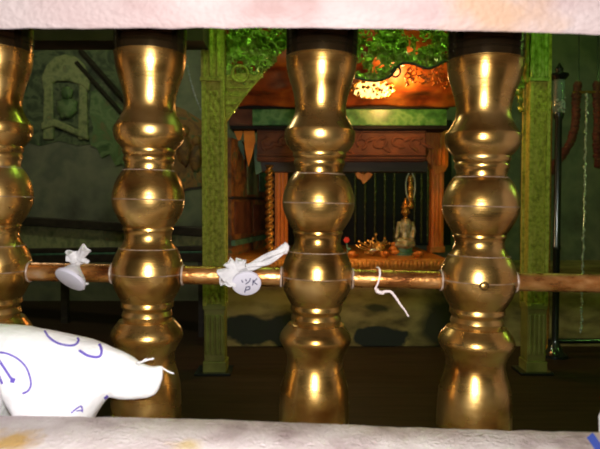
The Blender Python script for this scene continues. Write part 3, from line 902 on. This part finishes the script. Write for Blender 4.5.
# orange pennants at the left end
for pts in (((234, 131), (243, 131), (241, 139), (238, 141)), ((243.5, 131), (254.5, 131), (255.5, 141), (252, 156), (248.5, 167), (245, 150))):
    q = [P(a, b, 3.24) for a, b in pts]
    bm = new(); prism(bm, [(p.x, p.z) for p in q], 3.232, 3.245)
    obj('pennant', bm, M['pennant'], shr, smooth=False, bevel=.002)
q = [P(a, b, 3.28) for a, b in ((235, 138), (239, 136), (244, 146), (245, 160), (240, 150))]
bm = new(); prism(bm, [(p.x, p.z) for p in q], 3.27, 3.285)
q = [P(a, b, 3.28) for a, b in ((255, 140), (258, 148), (262, 172), (256, 175), (254, 156))]
prism(bm, [(p.x, p.z) for p in q], 3.27, 3.285)
obj('teal_streamer', bm, M['teal'], shr, smooth=False)
# heart shaped gilt pendant under the beam
c = P(364, 171, 3.34)
bm = new()
q = [P(a, b, 3.34) for a, b in ((355, 173), (359, 172), (363, 175), (368, 172), (373, 174), (370, 178), (366, 182), (363, 184), (361, 180), (357, 178))]
prism(bm, [(p.x, p.z) for p in q], 3.33, 3.35)
tube(bm, [P(363, 176, 3.34), P(363, 171, 3.34)], .004, 6)
obj('gilt_pendant', bm, M['orange_wood'], shr, smooth=False, bevel=.003)
# painted side panel at the left of the altar
A = Vector((P(226, 0, 3.12).x, 3.16)); B = Vector((P(266, 0, 3.9).x, 3.9))


def scr(name, s0, s1, z0, z1, th, m, par=None):
    dv = (B - A); nrm = Vector((dv.y, -dv.x)).normalized()
    bm = new(); vs = []
    for s in (s0, s1):
        for t in (0, th):
            for z in (z0, z1):
                p = A + dv * s + nrm * t; vs.append(bm.verts.new((p.x, p.y, z)))
    for f in ((0, 1, 3, 2), (4, 6, 7, 5), (0, 4, 5, 1), (2, 3, 7, 6), (0, 2, 6, 4), (1, 5, 7, 3)): bm.faces.new([vs[i] for i in f])
    return obj(name, bm, M[m], par or shr, smooth=False, bevel=.002)


side = scr('side_screen', 0, 1, TZ1, 1.10, .02, 'mural_red')
for s0, s1, z0, z1, m in ((.06, .30, .86, 1.06, 'mural_red'), (.36, .62, .80, 1.06, 'mural'), (.68, .94, .82, 1.06, 'teal'), (.06, .45, .58, .76, 'redwood'), (.52, .94, .58, .74, 'redwood')):
    scr('painted_panel', s0, s1, z0, z1, .026, m, side)
scr('screen_rail', 0, 1, .52, .55, .04, 'teal', side); scr('screen_rail', 0, 1, .77, .785, .032, 'darkwood', side)

# ------------------------------------------------------------------ hanging glint cluster, bead strings, altar figures
lc = P(372, 89, 2.93)
root = thing('glint_cluster', 'glint-painted crystal cluster hanging under the orange canopy', 'lamp', lc, None)
bm = new(); rnd = random.Random(5)
for k in range(110):
    a, b = rnd.uniform(0, 6.28), rnd.uniform(-1, 1)
    rr = math.sqrt(1 - b * b) * rnd.uniform(.55, 1)
    ball(bm, lc + Vector((math.cos(a) * rr * .098, math.sin(a) * rr * .06, b * .040)), rnd.uniform(.007, .012), 1)
obj('crystal_cluster', bm, M['crystal_glint'], root)
bm = new()
for k in range(80):
    a, b = rnd.uniform(0, 6.28), rnd.uniform(-1, 1)
    rr = math.sqrt(1 - b * b)
    ball(bm, lc + Vector((math.cos(a) * rr * .108, math.sin(a) * rr * .07, b * .046)), rnd.uniform(.006, .011), 1)
obj('gilt_setting', bm, M['gold'], root)
bm = new(); tube(bm, [lc + Vector((0, 0, .03)), lc + Vector((0, 0, .11))], .005, 8); lathe(bm, [(.06, .036), (.07, .042), (.02, .05)], lc, 24)
obj('hanging_rod', bm, M['gold'], root)

names = ['leftmost', 'second', 'third', 'fourth', 'fifth', 'sixth', 'seventh', 'rightmost']
for k, px in enumerate((356, 366, 376, 386, 395.5, 416, 423, 429.5)):
    x = P(px, 0, 3.9).x; zt = P(0, 165, 3.9).z; bm = new()
    n = 44; z1 = TZ1 + .02
    for i in range(n):
        ball(bm, (x, 3.9, zt - (zt - z1) * i / n), .0105 if i % 4 else .014, 1, (.8, .8, 1))
    tube(bm, [(x, 3.9, zt + .05), (x, 3.9, z1)], .003, 5)
    tag(obj('bead_string', bm, M['bead']), 'olive bead string hanging behind the altar, %s of the row of eight' % names[k], 'bead string', 'bead strings behind the altar')

# seated deity figure
DS = 3.25
root = thing('deity_statue', 'small seated statue in a silver green robe on the altar', 'statue', (P(406, 258, DS).x, DS, TZ1), None)
def s_(px, py, dy=0): return P(px, py, DS) + Vector((0, dy, 0))
bm = new()
lathe(bm, [(.060, TZ1), (.062, TZ1 + .012), (.050, TZ1 + .02), (.050, TZ1 + .040), (.058, TZ1 + .048), (.058, TZ1 + .056)], (s_(405, 0).x, DS, 0), 24)
obj('pedestal', bm, M['teal'], root)
bm = new()
ball(bm, s_(405, 241), .046, 3, (1.25, 1, .55))                             # folded legs
tube(bm, [s_(412, 243, -.03), s_(404, 245, -.055), s_(394, 244, -.04)], [.022, .02, .014], 10)
tube(bm, [s_(398, 241, -.02), s_(405, 243, -.05), s_(413, 244, -.04)], [.022, .02, .014], 10)
tube(bm, [s_(405.5, 241), s_(405.5, 232), s_(405.5, 224), s_(405.5, 219)], [.034, .032, .036, .022], 14)
tube(bm, [s_(399.5, 222), s_(397.5, 231, -.015), s_(395, 238, -.04)], [.014, .012, .009], 10)
tube(bm, [s_(411.5, 222), s_(413.5, 231, -.012), s_(411, 238, -.045)], [.014, .012, .009], 10)
body = obj('figure', bm, M['robe'], root)
md = body.modifiers.new('one skin', 'REMESH'); md.mode = 'VOXEL'; md.voxel_size = .004; md.use_smooth_shade = True
bm = new()
tube(bm, [s_(405.5, 220), s_(405.5, 216.5)], [.011, .011], 10)
ball(bm, s_(405.5, 211.5), .024, 3, (.85, .95, 1.1))
ball(bm, s_(405.5, 212, -.024), .006, 1, (.7, 1, 1.2))
for s in (-1, 1):
    ball(bm, s_(405.5 + s * 3.8, 212), .006, 1, (.6, 1, 1.6)); ball(bm, s_(405.5 + s * 1.6, 210.4, -.0205), .0035, 1)
tube(bm, [s_(404.2, 214.3, -.021), s_(406.8, 214.3, -.021)], .0018, 6)
obj('head', bm, M['gold'], root, angle=0)
bm = new(); lathe(bm, [(.022, 0), (.024, .008), (.016, .018), (.018, .026), (.009, .038), (.003, .056)], s_(405.5, 208.2), 20); obj('crown', bm, M['gold'], root)
bm = new(); ball(bm, s_(393, 244, -.03), .016, 2, (1, 1, .8)); ball(bm, s_(392.5, 248, -.03), .022, 2, (1.1, 1, .7)); ball(bm, s_(394.5, 251.3, -.03), .026, 2, (1.1, 1, .6))
obj('offering_pot', bm, M['orange_wood'], root)

# hanging garland behind it
root = thing('hanging_garland', 'gold and red garland with pale edging hanging above the seated statue', 'garland', P(410.5, 172, 3.35), None)
bm = new()
for k in range(11): ball(bm, P(410.5, 177 + k * 2.9, 3.35), (.014, .018, .012)[k % 3], 2, (1, .8, 1))
obj('bead_core', bm, M['gold'], root)
bm = new()
for s in (-1, 1): tube(bm, smooth_pts([P(410.5 + s * 1.5, 173, 3.35), P(410.5 + s * 4.2, 180, 3.35), P(410.5 + s * 4.4, 190, 3.35), P(410.5 + s * 3, 197, 3.35), P(410.5 + s * .5, 202, 3.35)]), .0042, 6)
obj('edging', bm, M['crystal'], root)

# gilded branching ornament
root = thing('gilt_ornament', 'gilded branching ornament on the altar left of the seated statue', 'ornament', P(372, 258, 3.2), None)
bm = new(); rnd = random.Random(4)
for k in range(16):
    a = R(15 + 150 * k / 15); L_ = rnd.uniform(.05, .11)
    b0 = P(373, 253, 3.2)
    pts = [b0 + Vector((math.cos(a) * L_ * t + .01 * math.sin(t * 5 + k), rnd.uniform(-.003, .003) - .02 * t * (k % 3 - 1), math.sin(a) * L_ * .9 * t + .004)) for t in [i / 7 for i in range(8)]]
    tube(bm, pts, [.0055 * (1 - .5 * i / 7) for i in range(8)], 6)
    ball(bm, pts[-1], .008, 1)
obj('branches', bm, M['gold'], root)
bm = new(); ball(bm, P(379, 247, 3.17), .034, 3, (1.0, .7, .85), .3, 2, 2); ball(bm, P(371, 252, 3.17), .03, 3, (1.3, .7, .45), .3, 2, 5)
obj('ornament_body', bm, M['gold'], root, angle=25)
bm = new(); ball(bm, P(373, 250, 3.13), .013, 2, (1.5, .7, .6), .2, 2, 1); obj('glass_drop', bm, M['crystal'], root)
# red flower beside the third baluster
root = thing('altar_flower', 'small red flower on the altar at the right of the middle baluster', 'flower', P(347, 259, 3.12), None)
bm = new()
for k in range(6): ball(bm, P(346.5, 240, 3.12) + Vector((math.cos(k * 1.05) * .009, -.004, math.sin(k * 1.05) * .009)), .008, 2, (1, .6, 1))
obj('petals', bm, mat('bright red petals', (0.55, 0.03, 0.02), 10, .6), root)
bm = new(); tube(bm, smooth_pts([P(346.5, 241, 3.125), P(347.5, 250, 3.125), P(347, 258.8, 3.12)]), .004, 6); ball(bm, P(349, 249, 3.12), .012, 1, (1, .4, .6)); obj('stem', bm, M['teal'], root)
# gold dishes along the altar
for k, (px, w_, lab) in enumerate(((354, .034, 'small gold dish beside the red flower on the altar'), (386, .030, 'small gold dish on the altar between the branching ornament and the statue'),
                                   (420, .032, 'small gold dish on the altar to the right of the statue'))):
    c = P(px, 0, 3.08); bm = new()
    lathe(bm, [(w_ * .5, 0), (w_ * .55, .004), (w_ * .9, .012), (w_, .022), (w_ * .93, .022), (w_ * .6, .010)], (c.x, 3.08, TZ1), 24)
    rr = thing('offering_dish', lab, 'dish', (c.x, 3.08, TZ1), 'gold dishes on the altar')
    obj('dish', bm, M['gold'], rr)
    bm = new()
    for i in range(9): ball(bm, (c.x + random.uniform(-1, 1) * w_ * .6, 3.08 + random.uniform(-.5, .5) * w_, TZ1 + .018 + random.uniform(0, .008)), .010, 1)
    obj('petal_filling', bm, M['orange_wood'], rr)

# ------------------------------------------------------------------ right of the pavilion: lamp stand, garlands, chain, rail
DL = 2.85
xs = P(560.5, 0, DL).x
root = thing('lamp_stand', 'tall dark metal lamp stand with a glass sleeve, right of the pavilion', 'lamp stand', (xs, DL, 0), None)
def zl_(y, d=DL): return P(300, y, d).z
bm = new(); lathe(bm, [(.06, 0), (.06, .015), (.04, .03), (.024, .06), (.017, .09), (.017, zl_(250)), (.020, zl_(248)), (.017, zl_(245)), (.016, zl_(120)), (.024, zl_(117)), (.024, zl_(113))], (xs, DL, 0), 24)
obj('stem', bm, M['steel'], root)
bm = new(); lathe(bm, [(.024, zl_(113)), (.030, zl_(108)), (.026, zl_(96)), (.026, zl_(80))], (xs, DL, 0), 24); obj('glass_sleeve', bm, M['glass'], root)
bm = new(); lathe(bm, [(.030, zl_(80)), (.045, zl_(76)), (.042, zl_(74)), (.016, zl_(72)), (.020, zl_(69)), (.010, zl_(66)), (.003, zl_(63))], (xs, DL, 0), 24); obj('finial', bm, M['steel'], root)
bm = new()
rnd = random.Random(2)
for k in range(26): ball(bm, (xs + rnd.uniform(-.018, .018), DL - .02 - rnd.uniform(0, .014), zl_(rnd.uniform(98, 113))), rnd.uniform(.004, .008), 1)
obj('crystal_drops', bm, M['crystal'], root)
# brass stick lamp beside it
xk = P(553, 0, DL + .15).x
root = thing('brass_stick', 'thin brass stick holder close beside the right green post', 'stick', (xk, DL + .15, 0), None)
bm = new(); lathe(bm, [(.03, 0), (.03, .01), (.006, .02), (.006, zl_(107, DL + .15)), (.010, zl_(106, DL + .15)), (.010, zl_(103, DL + .15)), (.004, zl_(101, DL + .15))], (xk, DL + .15, 0), 16); obj('stick', bm, M['gold'], root)
# garlands
def garland(lab, pts, d):
    bm = new(); cp = smooth_pts([P(a, b, d) for a, b in pts], 7)
    for i, p in enumerate(cp): ball(bm, p, .024, 2, (1, .8, .8), .4, 2.2, i * 1.7)
    tube(bm, cp, .012, 6)
    tag(obj('flower_garland', bm, M['red_flower'], angle=0), lab, 'garland', 'dark red flower garlands')
garland('dark red garland sweeping down between the lamp stand and the crystal chain', [(578, 84), (576, 100), (576, 118), (572, 138), (562, 156), (553, 166), (550, 172)], 3.3)
garland('dark red garland hanging straight at the right edge', [(597, 84), (597, 100), (598, 120), (597, 140), (598, 165)], 3.3)
# little rail that carries them
root = thing('curtain_rail', 'short brass rail between the two dark red garlands', 'rail', P(588, 84, 3.3), None)
bm = new(); tube(bm, [P(573, 92, 3.29), P(603, 92, 3.29)], .007, 8); obj('rail', bm, M['gold'], root)
bm = new(); tube(bm, [P(579, 92, 3.29), P(579, -40, 3.29)], .003, 6); tube(bm, [P(598, 92, 3.29), P(598, -40, 3.29)], .003, 6); obj('hanging_wire', bm, M['steel'], root)
# crystal chain
bm = new(); rnd = random.Random(8)
pts = [P(587 - .025 * (y - 95), y, 2.98) for y in range(95, 334, 3)]
for i, p in enumerate(pts): ball(bm, p + Vector((rnd.uniform(-.004, .004), 0, 0)), (.0105, .006, .0075)[i % 3], 1, (.8, .8, 1.2))
tube(bm, pts, .0018, 5)
tag(obj('crystal_chain', bm, M['crystal']), 'long chain of clear crystal beads hanging near the right edge', 'bead chain')
# loose net of cords beside the chain
# low metal railing
root = thing('railing', 'low dark metal railing right of the lamp stand', 'railing', (P(580, 345, 2.95).x, 2.95, 0), None)
zr = P(300, 341, 2.95).z; xr0 = P(556, 0, 2.95).x
bm = new(); tube(bm, [(xr0, 2.95, zr), (XR - .02, 2.95, zr)], .014, 10); obj('top_rail', bm, M['steel'], root)
for xx in (xr0, xr0 + .45, xr0 + .9):
    bm = new(); tube(bm, [(xx, 2.95, 0), (xx, 2.95, zr + .01)], .014, 10); obj('rail_post', bm, M['steel'], root)

# ------------------------------------------------------------------ left of the pavilion: mural wall, niche, rails
DW = YB
root = thing('wall_niche', 'arched green plaster niche on the left back wall', 'niche', (P(62, 200, DW).x, DW, P(62, 140, DW).z), None)
def W_(px, py, d=DW): p = P(px, py, d); return (p.x, p.z)
bm = new(); prism(bm, [W_(a, b) for a, b in ((43, 78), (48, 66), (56, 58), (66, 55), (78, 58), (86, 66), (92, 80), (90, 92), (82, 86), (70, 82), (58, 82), (50, 86), (45, 92))], DW - .035, DW)
obj('arch_hood', bm, M['moss'], root, smooth=False, bevel=.012)
for a, b in ((45, 54), (80, 88)):
    bm = new(); prism(bm, [W_(a, 80), W_(b, 80), W_(b + 1, 140), W_(a - 1, 140)], DW - .03, DW); obj('niche_column', bm, M['moss'], root, smooth=False, bevel=.012)
bm = new(); prism(bm, [W_(a, b) for a, b in ((43, 123), (56, 119), (80, 130), (90, 135), (90, 141), (56, 127), (43, 131))], DW - .045, DW); obj('niche_sill', bm, M['moss'], root, smooth=False, bevel=.015)
bm = new(); prism(bm, [W_(54, 84), W_(80, 84), W_(80, 130), W_(54, 122)], DW - .02, DW - .002); obj('niche_back', bm, M['mural_dark'], root, smooth=False)
# seated relief inside the arch
bm = new(); ball(bm, P(67, 108, DW - .03), .085, 3, (.9, .35, 1.0), .25, 2, 2); ball(bm, P(67, 93, DW - .04), .05, 3, (.9, .6, 1), .15, 2, 4)
obj('relief_figure', bm, M['mural'], root, angle=0)
# painted panels on the wall
root = thing('mural_panel', 'faded dark green foliage mural on the back wall behind the arched niche', 'mural', (P(105, 110, DW).x, DW, P(105, 150, DW).z), None)
bm = new(); prism(bm, [W_(a, b) for a, b in ((18, 40), (158, 40), (158, 60), (158, 118), (140, 148), (120, 156), (112, 149), (100, 153), (92, 144), (78, 146), (60, 141), (40, 146), (18, 140))], DW - .006, DW - .001); obj('dark_field', bm, M['mural_dark'], root, smooth=False)
bm = new(); prism(bm, [W_(a, b) for a, b in ((92, 92), (98, 90), (104, 97), (112, 100), (125, 110), (157, 110), (157, 172), (140, 166), (130, 172), (122, 164), (116, 166), (110, 154), (102, 158), (97, 148), (91, 146), (94, 128), (90, 112))], DW - .014, DW - .001); obj('painted_field', bm, M['mural'], root, smooth=False)
root = thing('mural_panel', 'orange brown figure mural on the back wall beside the left green post', 'mural', (P(192, 110, DW).x, DW, P(192, 230, DW).z), None)
bm = new(); prism(bm, [W_(a, b) for a, b in ((160, 100), (185, 110), (204, 122), (212, 122), (212, 185), (188, 188), (176, 195), (160, 190))], DW - .03, DW - .001); obj('painted_field', bm, M['mural_red'], root, smooth=False)
bm = new()
for px, py, s in ((184, 150, 1), (196, 158, .9)):
    ball(bm, P(px, py, DW - .03), .10 * s, 3, (.55, .3, 1.2), .2, 2, px); ball(bm, P(px, py - 19 * s, DW - .03), .045 * s, 2, (.9, .5, 1.1))
obj('relief_figure', bm, M['mural_red'], root, angle=0)
# slanting dark timbers
for (a, b), (c, d), t, lab in (((80, 50), (140, 118), .035, 'upper dark slanting timber above the arched niche'), ((76, 62), (140, 134), .028, 'lower dark slanting timber beside the arched niche')):
    p, q = P(a, b, DW - .038), P(c, d, DW - .038)
    bm = new(); tube(bm, [p, q], t * .6, 4)
    tag(obj('slanting_timber', bm, M['darkwood'], smooth=False), lab, 'timber', 'slanting timbers on the left')
# tinsel string
bm = new(); rnd = random.Random(6)
pts = smooth_pts([P(184, 49, 2.47), P(190, 78, 2.55), P(196, 98, 2.58), P(204.5, 118, 2.6)], 8)
for i, p in enumerate(pts): ball(bm, p, rnd.uniform(.003, .007), 1)
tube(bm, pts, .002, 5)
tag(obj('tinsel_string', bm, M['crystal']), 'glinting tinsel string slanting down to the left green post', 'tinsel string')
# bench along the left: two dark rails and a green front
DBN = 3.5
pa, pb = P(-60, 210.5, 3.9), P(206, 231.5, 3.2)
root = thing('altar_bench', 'long low green bench with dark rails along the left of the room', 'bench', ((pa.x + pb.x) / 2, 3.5, 0), None)
def bench(name, y0a, y0b, y1a, y1b, th, m, off=0):
    bm = new()
    A0, B0 = P(-60, y0a, 3.9 + off), P(206, y0b, 3.2 + off); A1, B1 = P(-60, y1a, 3.9 + off), P(206, y1b, 3.2 + off)
    dv = Vector((0, th, 0)); v = [bm.verts.new(p) for p in (A0, B0, B1, A1, A0 + dv, B0 + dv, B1 + dv, A1 + dv)]
    for f in ((0, 1, 2, 3), (7, 6, 5, 4), (0, 4, 5, 1), (3, 2, 6, 7), (0, 3, 7, 4), (1, 5, 6, 2)): bm.faces.new([v[i] for i in f])
    return obj(name, bm, M[m], root, smooth=False, bevel=.004)
bench('top_rail', 212, 228, 220, 237, .10, 'darkwood')
bench('front_panel', 220, 237, 252, 246, .03, 'moss', .04)
bench('lower_rail', 250, 246, 255, 251, .07, 'darkwood')
bench('edge_strip', 255, 251, 257, 253, .05, 'teal')
bench('kick_board', 257, 253, 263, 262, .06, 'darkwood')
for px, d in ((-50, 3.85), (60, 3.6), (200, 3.22)):
    bm = new(); p = P(px, 258, d); box(bm, p.x - .02, p.x + .02, d + .05, d + .09, 0, p.z)
    obj('leg', bm, M['darkwood'], root, smooth=False)

# ------------------------------------------------------------------ green tube lamps of the hall
def tube_lamp(lab, a, b, back):
    a, b, back = Vector(a), Vector(b), Vector(back)
    root = thing('tube_lamp', lab, 'lamp', (a + b) / 2 + back * .05, 'green tube lamps')
    bm = new(); tube(bm, [a, b], .013, 12); obj('tube', bm, M['tube_lit'], root)
    bm = new(); t = (b - a).normalized(); s = t.cross(back)
    tube(bm, [a + back * .04 - t * .03, b + back * .04 + t * .03], .022, 4)
    for q in (a, b): tube(bm, [q - back * .016, q + back * .045], .016, 8)
    obj('batten', bm, M['white_enamel'], root)
tube_lamp('green tube lamp upright on the right wall beyond the last baluster', (XR - .06, 1.6, 1.35), (XR - .06, 1.6, 1.75), (1, 0, 0))
tube_lamp('green tube lamp under the ceiling in front of the pavilion', (-.45, 2.08, ZT - .06), (1.15, 2.08, ZT - .06), (0, 0, 1))
